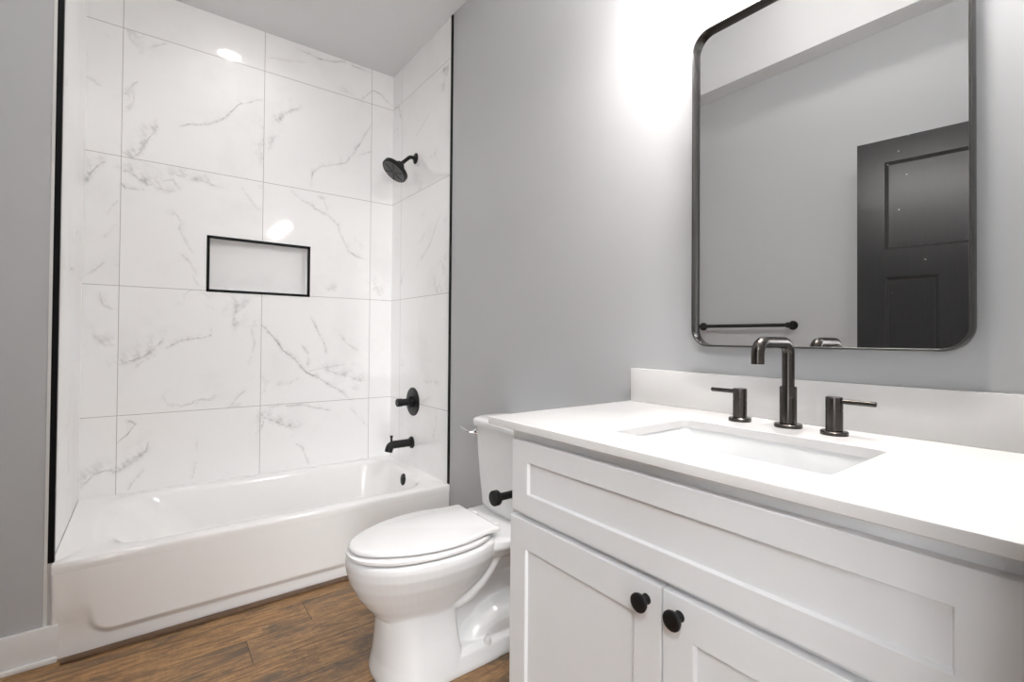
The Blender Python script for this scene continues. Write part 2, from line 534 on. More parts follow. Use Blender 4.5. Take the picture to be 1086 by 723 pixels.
# ------------------------------------------------------------------ tiled walls with traced veins
def wobble(p, seed, f0=9.0, octaves=4):
    """A cheap smooth random field on an (n,2) array."""
    rng = np.random.RandomState(seed)
    out = np.zeros(len(p)); amp = 1.0
    for o in range(octaves):
        for _ in range(3):
            d = rng.randn(2); d /= np.linalg.norm(d)
            out += amp * np.sin((p @ d) * f0 * 2 * (1 + rng.rand()) + rng.rand() * 6.28)
        f0 *= 2.1; amp *= 0.55
    return out / 3.0

def vein_field(P, veins):
    """How strongly grey vein colour shows at every point of a wall, 0 to 1."""
    wx = wobble(P, 3) * 0.006; wy = wobble(P, 7) * 0.006
    Q = P + np.stack([wx, wy], 1)
    thick = 0.6 + 0.55 * wobble(P, 11, 14.0)
    F = np.zeros(len(P))
    for pts, s, wide in veins:
        pts = np.array(pts, float)
        lo = pts.min(0) - 0.07; hi = pts.max(0) + 0.07
        idx = np.nonzero(np.all((P > lo) & (P < hi), axis=1))[0]
        q = Q[idx]
        best = np.full(len(idx), 9.0); sgn = np.zeros(len(idx)); at = np.zeros(len(idx))
        n = len(pts) - 1
        for i in range(n):
            a, b = pts[i], pts[i + 1]
            d = b - a; L2 = d @ d + 1e-12
            t = np.clip(((q - a) @ d) / L2, 0, 1)
            e = q - (a + t[:, None] * d)
            dist = np.hypot(e[:, 0], e[:, 1])
            m = dist < best
            best[m] = dist[m]; at[m] = (i + t[m]) / n
            sgn[m] = np.sign(d[0] * e[m, 1] - d[1] * e[m, 0])
        taper = np.clip(np.minimum(at, 1 - at) * 6 + 0.35, 0, 1)
        th = np.clip(thick[idx], 0.3, 1.5)
        core = np.exp(-(best / (0.0032 * th)) ** 2) * 0.95
        halo_w = np.where(sgn > 0, 0.032 if wide else 0.012, 0.010 if wide else 0.007)
        halo = np.exp(-(best / halo_w) ** 1.4) * (0.80 if wide else 0.42)
        streak = np.clip(0.45 + 0.8 * wobble(P[idx] + Q[idx] * 0.0, 23, 34.0), 0, 1.3)
        F[idx] = np.maximum(F[idx], s * taper * (np.maximum(core, halo * streak)))
    return np.clip(F * 1.2, 0, 1)

def tile_wall(name, axis, s0, s1, z0, z1, face, depth, mat, veins=None, hole=None, step=0.0045):
    """A tiled wall slab: a fine grid on the room side, plain sides and back behind it.
    axis 0: the face lies at y=face and runs along x; axis 1: the face lies at x=face and runs along y."""
    def cuts(a, b, extra):
        c = list(np.linspace(a, b, max(2, int(round((b - a) / step)) + 1)))
        for e in extra:
            i = int(np.argmin([abs(x - e) for x in c])); c[i] = e
        return np.array(c)
    if veins is None:
        step = 0.1
    ss = cuts(s0, s1, hole[:2] if hole else [])
    zs = cuts(z0, z1, hole[2:] if hole else [])
    ns, nz = len(ss), len(zs)
    A, B = np.meshgrid(ss, zs, indexing='ij')
    P = np.stack([A.ravel(), B.ravel()], 1)
    n = len(P)
    co = np.zeros((n, 3)); co[:, 2] = P[:, 1]
    co[:, axis] = P[:, 0]; co[:, 1 - axis] = face
    i, j = np.meshgrid(np.arange(ns - 1), np.arange(nz - 1), indexing='ij')
    i = i.ravel(); j = j.ravel()
    if hole:
        cs = (ss[i] + ss[i + 1]) / 2; cz = (zs[j] + zs[j + 1]) / 2
        keep = ~((cs > hole[0]) & (cs < hole[1]) & (cz > hole[2]) & (cz < hole[3]))
        i = i[keep]; j = j[keep]
    q = np.stack([i * nz + j, (i + 1) * nz + j, (i + 1) * nz + j + 1, i * nz + j + 1], 1)
    # the normal must look into the room
    v0 = co[q[0]]
    nrm = np.cross(v0[1] - v0[0], v0[3] - v0[0])[1 - axis]
    if nrm * depth > 0:
        q = q[:, ::-1]
    # back and sides
    corner = [(s0, z0), (s1, z0), (s1, z1), (s0, z1)]
    f = [0 * nz + 0, (ns - 1) * nz, (ns - 1) * nz + nz - 1, nz - 1]
    extra = np.zeros((4, 3))
    for k, (s, z) in enumerate(corner):
        extra[k, 2] = z; extra[k, axis] = s; extra[k, 1 - axis] = face + depth
    co = np.concatenate([co, extra])
    sides = [[f[k], f[(k + 1) % 4], n + (k + 1) % 4, n + k] for k in range(4)]
    faces = q.tolist() + sides
    if not hole:
        faces.append([n, n + 1, n + 2, n + 3])
    me = bpy.data.meshes.new(name)
    me.from_pydata(co.tolist(), [], faces)
    me.materials.append(mat)
    if veins is not None:
        at = me.attributes.new('vein', 'FLOAT', 'POINT')
        at.data.foreach_set('value', np.concatenate([vein_field(P, veins), np.zeros(4)]).astype(np.float32))
    me.update()
    o = bpy.data.objects.new(name, me)
    COL.objects.link(o)
    o['kind'] = 'structure'
    return o

tile_wall('wall_tile_back', 0, -TW, 0.0, 0.0, H, 0.0, 0.12, M['tile_back'], VEINS_BACK, (NX0, NX1, NZ0, NZ1))
tile_wall('wall_tile_right', 1, -TD, 0.0, 0.0, H, 0.0, 0.12, M['tile_right'], VEINS_RIGHT)
tile_wall('wall_tile_left', 1, -TD, 0.0, 0.0, H, -TW, -0.12, M['tile_left'])

# ------------------------------------------------------------------ plain structure
def struct(name, boxes, mat, bevel=0.0):
    bm = bmesh.new()
    for a, b in boxes:
        box(bm, a, b, bevel)
    return obj(name, bm, mat, None, 35 if bevel else 0, 'structure')

struct('floor', [((WX - 0.12, YH - 0.1, -0.08), (0.12, 0.12, 0.0))], M['floor'])
struct('wall_right', [((0.0, YH, 0.0), (0.12, -TD, 3.4))], M['wall'])
struct('wall_opposite', [((XO - 0.12, YB - 0.12, 0.0), (XO, YW, 3.4))], M['wall'])
struct('wall_front', [((XO - 0.12, YW, 0.0), (-TW - 0.0085, -0.64, H))], M['wall'])
DX0, DX1, DZ = -1.76, -0.86, 2.06      # doorway
struct('wall_entry', [((WX, YB - 0.12, 0), (DX0, YB, 3.4)), ((DX1, YB - 0.12, 0), (0, YB, 3.4)),
                      ((DX0, YB - 0.12, DZ), (DX1, YB, 3.4))], M['wall'])
struct('wall_hall', [((WX - 0.12, YH - 0.1, 0), (VX0, YH, 3.4)), ((VX1, YH - 0.1, 0), (0.12, YH, 3.4)), ((VX0, YH - 0.1, 0), (VX1, YH, WZ0)), ((VX0, YH - 0.1, WZ1), (VX1, YH, 3.4))], M['wall'])
struct('fill_window_2', [((VX0, YH - 0.09, WZ0), (VX0 + 0.05, YH - 0.03, WZ1)), ((VX1 - 0.05, YH - 0.09, WZ0), (VX1, YH - 0.03, WZ1)), ((VX0, YH - 0.09, WZ0), (VX1, YH - 0.03, WZ0 + 0.05)), ((VX0, YH - 0.09, WZ1 - 0.05), (VX1, YH - 0.03, WZ1))], M['trim'])  # added out of view, lets fill light through the doorway
struct('wall_left', [((WX - 0.12, YH, 0), (WX, WY0, 3.4)), ((WX - 0.12, WY1, 0), (WX, YB, 3.4)),
                     ((WX - 0.12, WY0, 0), (WX, WY1, WZ0)), ((WX - 0.12, WY0, WZ1), (WX, WY1, 3.4))], M['wall'])
struct('fill_window_1', [((WX - 0.09, WY0, WZ0), (WX - 0.03, WY0 + 0.05, WZ1)), ((WX - 0.09, WY1 - 0.05, WZ0), (WX - 0.03, WY1, WZ1)), ((WX - 0.09, WY0, WZ0), (WX - 0.03, WY1, WZ0 + 0.05)),
                    ((WX - 0.09, WY0, WZ1 - 0.05), (WX - 0.03, WY1, WZ1)), ((WX - 0.08, (WY0 + WY1) / 2 - 0.03, WZ0), (WX - 0.04, (WY0 + WY1) / 2 + 0.03, WZ1))], M['trim'])  # unseen window, added to light the vanity side through the doorway
# tray ceiling: a low border all round and a raised middle
TX0, TX1, TY0, TY1, TZ = -1.82, -0.14, -2.80, -1.03, 3.35
struct('ceiling', [((XO - 0.12, TY1, H), (0.12, 0.12, H + 0.1)), ((WX - 0.12, YH - 0.1, H), (0.12, TY0, H + 0.1)), ((WX - 0.12, TY0, H), (XO - 0.12, YB, H + 0.1)),
                   ((XO - 0.12, TY0, H), (TX0, TY1, H + 0.1)), ((TX1, TY0, H), (0.12, TY1, H + 0.1)),
                   ((TX0 - 0.06, TY0 - 0.06, H + 0.1), (TX0, TY1 + 0.06, TZ)), ((TX1, TY0 - 0.06, H + 0.1), (TX1 + 0.06, TY1 + 0.06, TZ)),
                   ((TX0, TY0 - 0.06, H + 0.1), (TX1, TY0, TZ)), ((TX0, TY1, H + 0.1), (TX1, TY1 + 0.06, TZ)),
                   ((TX0 - 0.06, TY0 - 0.06, TZ), (TX1 + 0.06, TY1 + 0.06, TZ + 0.06))], M['ceiling'])
# black metal edges of the tile
struct('trim_1', [((-TW - 0.0085, YW - 0.003, DECK + 0.002), (-TW + 0.0075, -0.745, H))], M['black_trim'])
struct('trim_2', [((-0.006, -TD - 0.016, DECK + 0.002), (0.0, -TD, H - 0.004))], M['black_trim'])
struct('trim_3', [((-TW - 0.017, YW - 0.0025, 0.118), (-TW - 0.0085, YW, H))], M['caulk'])
# skirtings with a shoe moulding
def skirting(name, a, b, nx, ny, ext=0.0):
    """From a to b along a wall whose room side looks towards (nx, ny)."""
    (ax, ay), (bx, by) = a, b
    bm = bmesh.new()
    box(bm, (ax, ay, 0.0), (bx + nx * 0.015, by + ny * 0.015, 0.119), 0.003)
    box(bm, (ax + nx * 0.0145, ay + ny * 0.0145, 0.0), (bx + nx * 0.027, by + ny * 0.027, 0.019), 0.005)
    return obj(name, bm, M['trim'], None, 35, 'structure')
skirting('baseboard_front', (XO, YW - 0.0005), (-1.478, YW - 0.0005), 0, -1)
skirting('baseboard_left', (XO + 0.0005, YB + 0.001), (XO + 0.0005, YW - 0.03), 1, 0)
skirting('baseboard_right', (-0.0005, -2.005), (-0.0005, -0.785), -1, 0)
bm = bmesh.new()
box(bm, (-1.470, -0.8155, 0.0), (-0.028, -0.7805, 0.009), 0.004, 2)
obj('trim_4', bm, M['wood_shoe'], None, 35, 'structure')
# white casing round the doorway, and its lining
CY = YB + 0.011
struct('trim_5', [((DX0 - 0.09, YB, 0), (DX0, CY, DZ + 0.09)), ((DX1, YB, 0), (DX1 + 0.09, CY, DZ + 0.09)), ((DX0, YB, DZ), (DX1, CY, DZ + 0.09)),
                  ((DX0, YB - 0.12, 0), (DX0 + 0.015, YB, DZ)), ((DX1 - 0.0012, YB - 0.12, 0), (DX1, YB - 0.03, DZ)), ((DX0, YB - 0.12, DZ - 0.015), (DX1, YB, DZ))], M['trim'])

# ------------------------------------------------------------------ bathtub
tub = thing('bathtub', 'white alcove bathtub with a long moulded apron under the marble tile', 'bathtub', (-0.75, -0.39, 0.0))
bm = bmesh.new()
X0, X1, Y0, Y1 = -1.4978, -0.0012, -0.780, -0.0018
def tub_ring(l, r, f, b, rad, z):
    return [(x, y, z) for x, y in rrect(X0 + l, X1 - r, Y0 + f, Y1 - b, rad, 8)]
loft(bm, [tub_ring(0.0, 0.0, 0.02, 0.0, 0.002, 0.0), tub_ring(0.0, 0.0, 0.02, 0.0, 0.002, 0.2875),
          tub_ring(0, 0, 0.0, 0, 0.003, 0.2880), tub_ring(0, 0, 0.0, 0, 0.004, 0.304), tub_ring(0, 0, 0.0012, 0, 0.004, 0.3125),
          tub_ring(0, 0, 0.0045, 0, 0.004, 0.3188), tub_ring(0, 0, 0.0095, 0, 0.004, DECK),
          tub_ring(0.085, 0.066, 0.052, 0.046, 0.16, DECK), tub_ring(0.095, 0.072, 0.060, 0.053, 0.16, 0.3200), tub_ring(0.110, 0.078, 0.070, 0.060, 0.16, 0.3165),
          tub_ring(0.128, 0.084, 0.080, 0.066, 0.16, 0.309), tub_ring(0.150, 0.089, 0.088, 0.071, 0.16, 0.297),
          tub_ring(0.215, 0.100, 0.103, 0.084, 0.16, 0.230), tub_ring(0.300, 0.113, 0.120, 0.100, 0.16, 0.130),
          tub_ring(0.345, 0.135, 0.145, 0.125, 0.15, 0.078), tub_ring(0.390, 0.175, 0.185, 0.165, 0.13, 0.058),
          tub_ring(0.46, 0.25, 0.25, 0.23, 0.1, 0.052)], cap0=True, cap1=True)
obj('basin', bm, M['enamel'], tub, 50)
# apron: a height field with the sunken moulded panel
def sstep(t):
    t = np.clip(t, 0, 1); return t * t * (3 - 2 * t)
xs = np.linspace(X0, X1, 260); zs = np.concatenate([np.linspace(0, 0.11, 60), np.linspace(0.114, 0.2872, 40)])
AX, AZ = np.meshgrid(xs, zs, indexing='ij')
rc = 0.055
slant = (AZ - 0.048) * 0.20
dx = np.minimum(AX - (-1.392 - slant), (-0.105 + slant) - AX)
dz = AZ - 0.048
ix = np.maximum(rc - dx, 0); iz = np.maximum(rc - dz, 0)
inside = np.where((dx < rc) & (dz < rc), rc - np.hypot(ix, iz), np.minimum(dx, dz))
fade = 1 - 0.9 * sstep((AZ - 0.06) / 0.12) - 0.1 * sstep((AZ - 0.18) / 0.1)
dep = 0.013 * (1 - sstep((inside + 0.008) / 0.028)) * fade
edge = 0.004 * (1 - sstep(np.minimum(AX - X0, X1 - AX) / 0.006))
bm = bmesh.new()
G = [[bm.verts.new((AX[i, j], Y0 + dep[i, j] + edge[i, j], AZ[i, j])) for j in range(len(zs))] for i in range(len(xs))]
for i in range(len(xs) - 1):
    for j in range(len(zs) - 1):
        bm.faces.new((G[i][j], G[i + 1][j], G[i + 1][j + 1], G[i][j + 1]))
bk = [[bm.verts.new((x, Y0 + 0.0205, z)) for z in (0.0, 0.2872)] for x in (X0, X1)]
bm.faces.new([bk[0][0], bk[0][1]] + [v for v in reversed(G[0])])
bm.faces.new([bk[1][1], bk[1][0]] + [v for v in G[-1]])
bm.faces.new([bk[0][0]] + [r[0] for r in G] + [bk[1][0]])
bm.faces.new([bk[0][1], bk[1][1]] + [r[-1] for r in reversed(G)])
bm.faces.new([bk[0][0], bk[1][0], bk[1][1], bk[0][1]])
obj('apron', bm, M['enamel'], tub, 60)
bm = bmesh.new()
lathe(bm, (-0.087, -0.412, 0.272), (-1, 0, 0.10), [(-0.008, 0.034), (0.004, 0.035), (0.008, 0.033), (0.010, 0.028)], 32)
box(bm, (-0.100, -0.418, 0.258), (-0.094, -0.406, 0.286), 0.002)
o = obj('overflow_cover', bm, M['black'], tub)
o['label'] = 'round black overflow cover'
bm = bmesh.new()
lathe(bm, (-0.36, -0.39, 0.05), (0, 0, 1), [(0, 0.034), (0.005, 0.034), (0.006, 0.028), (0.004, 0.024), (0.004, 0.016), (0.012, 0.014)], 28)
o = obj('drain', bm, M['black'], tub)

# ------------------------------------------------------------------ niche in the back wall
niche = thing('shower_niche', 'recessed marble shower niche with a thin black metal frame', 'niche', (-0.76, 0.0, NZ0))
bm = bmesh.new()
nd = 0.082
a = [(NX0, 0, NZ0), (NX1, 0, NZ0), (NX1, 0, NZ1), (NX0, 0, NZ1)]
b = [(x, nd, z) for x, _, z in a]
va = [bm.verts.new(p) for p in a]; vb = [bm.verts.new(p) for p in b]
ob = [bm.verts.new((x + sx * 0.015, 0.0, z + sz * 0.015)) for (x, _, z), sx, sz in zip(a, (-1, 1, 1, -1), (-1, -1, 1, 1))]
oc = [bm.verts.new((v.co.x, nd + 0.015, v.co.z)) for v in ob]
for k in range(4):
    m = (k + 1) % 4
    bm.faces.new((va[k], va[m], vb[m], vb[k]))
    bm.faces.new((ob[k], ob[m], oc[m], oc[k]))
    bm.faces.new((va[k], va[m], ob[m], ob[k]))
bm.faces.new(vb); bm.faces.new(oc)
bmesh.ops.translate(bm, verts=bm.verts, vec=(0, 0.0012, 0))
obj('recess', bm, M['niche'], niche, 0)
bm = bmesh.new()
fw = 0.0140
for p, q in (((NX0, NZ0), (NX1, NZ0 + fw)), ((NX0, NZ1 - fw), (NX1, NZ1)), ((NX0, NZ0), (NX0 + fw, NZ1)), ((NX1 - fw, NZ0), (NX1, NZ1))):
    box(bm, (p[0], -0.0035, p[1]), (q[0], 0.009, q[1]), 0.0008, 1)
o = obj('frame', bm, M['black_trim'], niche)
o['label'] = 'thin black frame'

# ------------------------------------------------------------------ shower fittings
SY = -0.338
sh = thing('showerhead', 'round matte black shower head on a bent arm high on the tiled end wall', 'shower head', (0, SY, 2.139))
bm = bmesh.new()
SZ = 2.139
lathe(bm, (-0.0003, SY, SZ), (-1, 0, 0), [(0, 0.032), (0.004, 0.032), (0.009, 0.024), (0.013, 0.0135)], 32)
obj('flange', bm, M['black'], sh)
nrm = Vector((-0.62, 0.0, -0.785)).normalized()
ctr = Vector((-0.138, SY, 2.030))          # middle of the spray face
neck = ctr - nrm * 0.066
bm = bmesh.new()
tube(bm, round_path([(-0.008, SY, SZ), (-0.036, SY, SZ + 0.003), neck - nrm * 0.006], 0.030, 10), 0.0105, 20)
obj('arm', bm, M['black'], sh)
bm = bmesh.new()
lathe(bm, neck - nrm * 0.008, nrm, [(0, 0.013), (0.002, 0.022), (0.008, 0.027), (0.034, 0.029), (0.038, 0.033), (0.043, 0.050), (0.0465, 0.074), (0.050, 0.0795), (0.069, 0.0795), (0.0735, 0.076), (0.0735, 0.072), (0.0725, 0.070)], 48)
obj('head', bm, M['black'], sh)
bm = bmesh.new()
lathe(bm, ctr - nrm * 0.0025, nrm, [(0, 0.0705), (0.002, 0.0705), (0.003, 0.069)], 48)
o = obj('spray_face', bm, M['spray'], sh)
o['label'] = 'dark grey nozzle face'
_, uu, vv = frame_of(nrm)
bm = bmesh.new()
for k in range(6):
    an = PI / 6 + k * PI / 3
    d = uu * math.cos(an) + vv * math.sin(an)
    e2 = uu * -math.sin(an) + vv * math.cos(an)
    a0 = ctr + d * 0.008; a1 = ctr + d * 0.066
    loft(bm, [[a0 + e2 * 0.0028, a0 - e2 * 0.0028, a0 - e2 * 0.0028 + nrm * 0.0024, a0 + e2 * 0.0028 + nrm * 0.0024],
              [a1 + e2 * 0.0036, a1 - e2 * 0.0036, a1 - e2 * 0.0036 + nrm * 0.0024, a1 + e2 * 0.0036 + nrm * 0.0024]])
for ring_r, cnt in ((0.010, 6), (0.022, 12), (0.034, 18), (0.046, 24), (0.058, 30)):
    for k in range(cnt):
        an = 2 * PI * k / cnt
        c = ctr + uu * ring_r * math.cos(an) + vv * ring_r * math.sin(an)
        lathe(bm, c - nrm * 0.001, nrm, [(0, 0.0026), (0.0034, 0.0018)], 6)
obj('nozzles', bm, M['black'], sh)

sv = thing('shower_valve', 'round black shower valve plate with a stubby handle above the tub spout', 'shower valve', (0, -0.336, 0.70))
VY = -0.336
bm = bmesh.new()
lathe(bm, (-0.0003, VY, 0.699), (-1, 0, 0), [(0, 0.083), (0.004, 0.083), (0.0065, 0.081), (0.008, 0.074)], 56)
obj('plate', bm, M['black'], sv)
bm = bmesh.new()
lathe(bm, (-0.007, VY, 0.699), (-1, 0, 0), [(0, 0.034), (0.022, 0.034), (0.025, 0.031), (0.026, 0.022), (0.030, 0.0205), (0.066, 0.0205), (0.0665, 0.0235), (0.093, 0.0235), (0.096, 0.021)], 40)
obj('handle', bm, M['black'], sv)

ts = thing('tub_spout', 'black tub spout with a pull-up diverter just above the tub deck', 'tub spout', (0, -0.325, 0.458))
PY = -0.326
bm = bmesh.new()
lathe(bm, (-0.0003, PY, 0.458), (-1, 0, 0), [(0, 0.034), (0.007, 0.034), (0.010, 0.032), (0.011, 0.026)], 36)
obj('flange', bm, M['black'], ts)
bm = bmesh.new()
tube(bm, round_path([(-0.008, PY, 0.458), (-0.136, PY, 0.458), (-0.146, PY, 0.420)], 0.024), 0.0225, 28)
obj('spout', bm, M['black'], ts)
bm = bmesh.new()
lathe(bm, (-0.128, PY, 0.474), (-0.02, 0, 1), [(0, 0.0062), (0.028, 0.0062), (0.029, 0.0085), (0.037, 0.0085), (0.038, 0.007)], 16)
obj('diverter_knob', bm, M['black'], ts)

# ------------------------------------------------------------------ toilet
TY = -1.478
toilet = thing('toilet', 'white elongated toilet with its lid closed, between the bathtub and the vanity', 'toilet', (-0.40, TY, 0.0))
def spow(v, e):
    return math.copysign(abs(v) ** e, v)
def egg(fb, ff, fc, hw, z, nf=2.1, nb=2.6, N=64):
    out = []
    for i in range(N):
        a = 2 * PI * i / N
        c, s = math.cos(a), math.sin(a)
        n = nf if c > 0 else nb
        f = fc + ((ff - fc) if c > 0 else (fc - fb)) * spow(c, 2 / n)
        out.append((-f, TY + hw * spow(s, 2 / n), z))
    return out
bm = bmesh.new()
# bowl
loft(bm, [egg(0.26, 0.748, 0.48, 0.170, 0.3965), egg(0.25, 0.755, 0.48, 0.179, 0.391), egg(0.25, 0.757, 0.48, 0.181, 0.375),
          egg(0.25, 0.755, 0.48, 0.178, 0.350), egg(0.26, 0.744, 0.48, 0.166, 0.312), egg(0.29, 0.724, 0.48, 0.148, 0.272),
          egg(0.33, 0.700, 0.50, 0.128, 0.238), egg(0.36, 0.680, 0.50, 0.114, 0.214), egg(0.38, 0.668, 0.50, 0.108, 0.195)])
# skirted pedestal under the front of the bowl
loft(bm, [egg(0.425, 0.652, 0.52, 0.104, 0.235, 2.3, 5), egg(0.425, 0.657, 0.52, 0.112, 0.185, 2.3, 6), egg(0.420, 0.660, 0.52, 0.124, 0.12, 2.3, 6),
          egg(0.412, 0.664, 0.52, 0.140, 0.06, 2.3, 6), egg(0.408, 0.672, 0.52, 0.154, 0.015, 2.3, 6), egg(0.408, 0.672, 0.52, 0.155, 0.0, 2.3, 6)])
# foot flange
loft(bm, [egg(0.09, 0.665, 0.42, 0.154, 0.0, 2.2, 4), egg(0.09, 0.665, 0.42, 0.154, 0.012, 2.2, 4), egg(0.10, 0.655, 0.42, 0.140, 0.050, 2.2, 4), egg(0.12, 0.63, 0.42, 0.118, 0.064, 2.2, 4)])
# inner body behind the recess and the shelf that carries the tank
loft(bm, [egg(0.035, 0.30, 0.15, 0.170, 0.3965, 4, 5), egg(0.03, 0.32, 0.15, 0.178, 0.390, 4, 5), egg(0.03, 0.34, 0.15, 0.176, 0.366, 4, 5), egg(0.04, 0.36, 0.17, 0.150, 0.338, 4, 5), egg(0.06, 0.40, 0.20, 0.090, 0.300, 4, 5),
          egg(0.08, 0.45, 0.24, 0.060, 0.24, 4, 5), egg(0.10, 0.46, 0.25, 0.054, 0.15, 4, 5), egg(0.11, 0.46, 0.25, 0.060, 0.03, 4, 5)])
def flat_tube(path, hw, hh, N=28):
    rings = []
    path = [Vector(p) for p in path]
    for i, p in enumerate(path):
        t = (path[min(i + 1, len(path) - 1)] - path[max(i - 1, 0)]).normalized()
        n = Vector((0, 1, 0)).cross(t)
        w = hw[i] if isinstance(hw, list) else hw
        h = hh[i] if isinstance(hh, list) else hh
        rings.append([p + Vector((0, 1, 0)) * w * spow(math.cos(2 * PI * j / N), 0.7) + n * h * spow(math.sin(2 * PI * j / N), 0.85) for j in range(N)])
    loft(bm, rings)
# siphon rising from the bowl, and the outlet bulge by the floor
flat_tube([(-0.47, TY, 0.205), (-0.43, TY, 0.203), (-0.385, TY, 0.216), (-0.345, TY, 0.245), (-0.31, TY, 0.285), (-0.28, TY, 0.33), (-0.26, TY, 0.375)],
          [0.095, 0.113, 0.120, 0.124, 0.130, 0.138, 0.145], 0.034)
flat_tube([(-0.41, TY, 0.030), (-0.385, TY, 0.040), (-0.35, TY, 0.052), (-0.31, TY, 0.066), (-0.26, TY, 0.078), (-0.20, TY, 0.084), (-0.13, TY, 0.08)],
          [0.085, 0.100, 0.112, 0.118, 0.122, 0.124, 0.12], [0.024, 0.038, 0.056, 0.070, 0.080, 0.084, 0.08])
o = obj('bowl', bm, M['porcelain'], toilet, 180)
rm = o.modifiers.new('fuse', 'REMESH'); rm.mode = 'VOXEL'; rm.voxel_size = 0.003; rm.use_smooth_shade = True
sm = o.modifiers.new('soften', 'SMOOTH'); sm.iterations = 8; sm.factor = 0.5
for s in (-1, 1):
    bm = bmesh.new()
    lathe(bm, (-0.325, TY + s * 0.127, 0.050), (0, s * 0.20, 1), [(-0.012, 0.0135), (0.008, 0.0135), (0.020, 0.0105), (0.026, 0.008), (0.028, 0.004)], 24)
    obj('bolt_cap', bm, M['plastic'], toilet, 60)
# seat and lid
LIDW = [(0.750, 0.0), (0.7485, 0.018), (0.743, 0.036), (0.733, 0.053), (0.715, 0.073), (0.69, 0.094), (0.66, 0.112), (0.62, 0.132), (0.58, 0.147), (0.53, 0.1585), (0.48, 0.163),
        (0.43, 0.1605), (0.385, 0.152), (0.345, 0.143), (0.31, 0.140), (0.288, 0.141), (0.281, 0.136), (0.280, 0.120), (0.280, 0.0)]
def lid_ring(inset, z, tab=LIDW, df=0.0):
    pts = [(f, s) for f, s in tab] + [(f, -s) for f, s in reversed(tab[1:-1])]
    n = len(pts); out = []
    for i, (f, s) in enumerate(pts):
        a = Vector(pts[i - 1]); b = Vector(pts[(i + 1) % n])
        t = (b - a).normalized(); nn = Vector((-t.y, t.x))
        if nn.dot(Vector((0.5 - f, -s))) < 0:
            nn = -nn
        p = Vector((f, s)) + nn * inset
        out.append((-(p.x + df), TY + p.y, z))
    return out
bm = bmesh.new()
loft(bm, [lid_ring(0.010, 0.4205), lid_ring(0.0015, 0.4205), lid_ring(0.0, 0.4215), lid_ring(0.0, 0.427), lid_ring(0.0022, 0.4315), lid_ring(0.006, 0.4345), lid_ring(0.0105, 0.4360)])
obj('lid', bm, M['plastic'], toilet, 40)
bm = bmesh.new()
loft(bm, [egg(0.283, 0.744, 0.48, 0.160, 0.4020), egg(0.274, 0.7545, 0.48, 0.1695, 0.4020), egg(0.272, 0.757, 0.48, 0.172, 0.4035), egg(0.272, 0.757, 0.48, 0.172, 0.4115), egg(0.274, 0.754, 0.48, 0.169, 0.4145), egg(0.278, 0.748, 0.48, 0.163, 0.4152)])
obj('seat', bm, M['plastic'], toilet, 40)
for s in (-1, 1):
    bm = bmesh.new()
    box(bm, (-0.283, TY + s * 0.070 - 0.02, 0.3945), (-0.250, TY + s * 0.070 + 0.02, 0.424), 0.007, 3)
    obj('hinge', bm, M['plastic'], toilet)
# tank, lid and lever
def tank_ring(hw, f0, f1, bow, z, r=0.045):
    out = []
    for f, s in rrect(f0, f1, -hw, hw, r, 8):
        k = max(0.0, (f - f0) / (f1 - f0))
        out.append((-(f + bow * k * (1 - (s / hw) ** 2)), TY + s, z))
    return out
bm = bmesh.new()
loft(bm, [tank_ring(0.150, 0.03, 0.145, 0.02, 0.392, 0.05), tank_ring(0.168, 0.022, 0.158, 0.024, 0.400, 0.055), tank_ring(0.178, 0.018, 0.166, 0.026, 0.425, 0.055), tank_ring(0.190, 0.016, 0.170, 0.026, 0.53, 0.05),
          tank_ring(0.199, 0.014, 0.174, 0.026, 0.65, 0.045), tank_ring(0.203, 0.013, 0.176, 0.026, 0.7215, 0.045)])
obj('tank', bm, M['porcelain'], toilet, 50)
bm = bmesh.new()
loft(bm, [tank_ring(0.204, 0.012, 0.178, 0.028, 0.7225, 0.05), tank_ring(0.213, 0.006, 0.188, 0.030, 0.727, 0.055), tank_ring(0.215, 0.005, 0.190, 0.030, 0.742, 0.055), tank_ring(0.213, 0.006, 0.188, 0.030, 0.751, 0.055),
          tank_ring(0.206, 0.012, 0.181, 0.030, 0.756, 0.052), tank_ring(0.19, 0.025, 0.168, 0.028, 0.7585, 0.045)])
obj('tank_lid', bm, M['porcelain'], toilet, 50)
bm = bmesh.new()
LV = Vector((-0.182, -1.306, 0.697))
lathe(bm, LV + Vector((0.012, 0, 0)), (-1, 0.15, 0), [(0, 0.0150), (0.014, 0.0150), (0.016, 0.0135), (0.028, 0.0065), (0.032, 0.005)], 24)
tube(bm, [LV + Vector((-0.018, 0.004, 0)), LV + Vector((-0.030, 0.010, 0.000)), LV + Vector((-0.040, 0.030, 0.010)), LV + Vector((-0.043, 0.048, 0.019))], [0.0045, 0.0045, 0.0034, 0.0032], 14)
o = obj('flush_lever', bm, M['chrome'], toilet, 50)
o['label'] = 'small chrome flush lever'

# ------------------------------------------------------------------ vanity cabinet
van = thing('vanity_cabinet', 'white shaker vanity cabinet with two doors, a wide drawer front and black knobs', 'cabinet', (-0.27, -2.46, 0.0))
VL, VR = -2.011, -2.905
VF = -0.530
bm = bmesh.new()
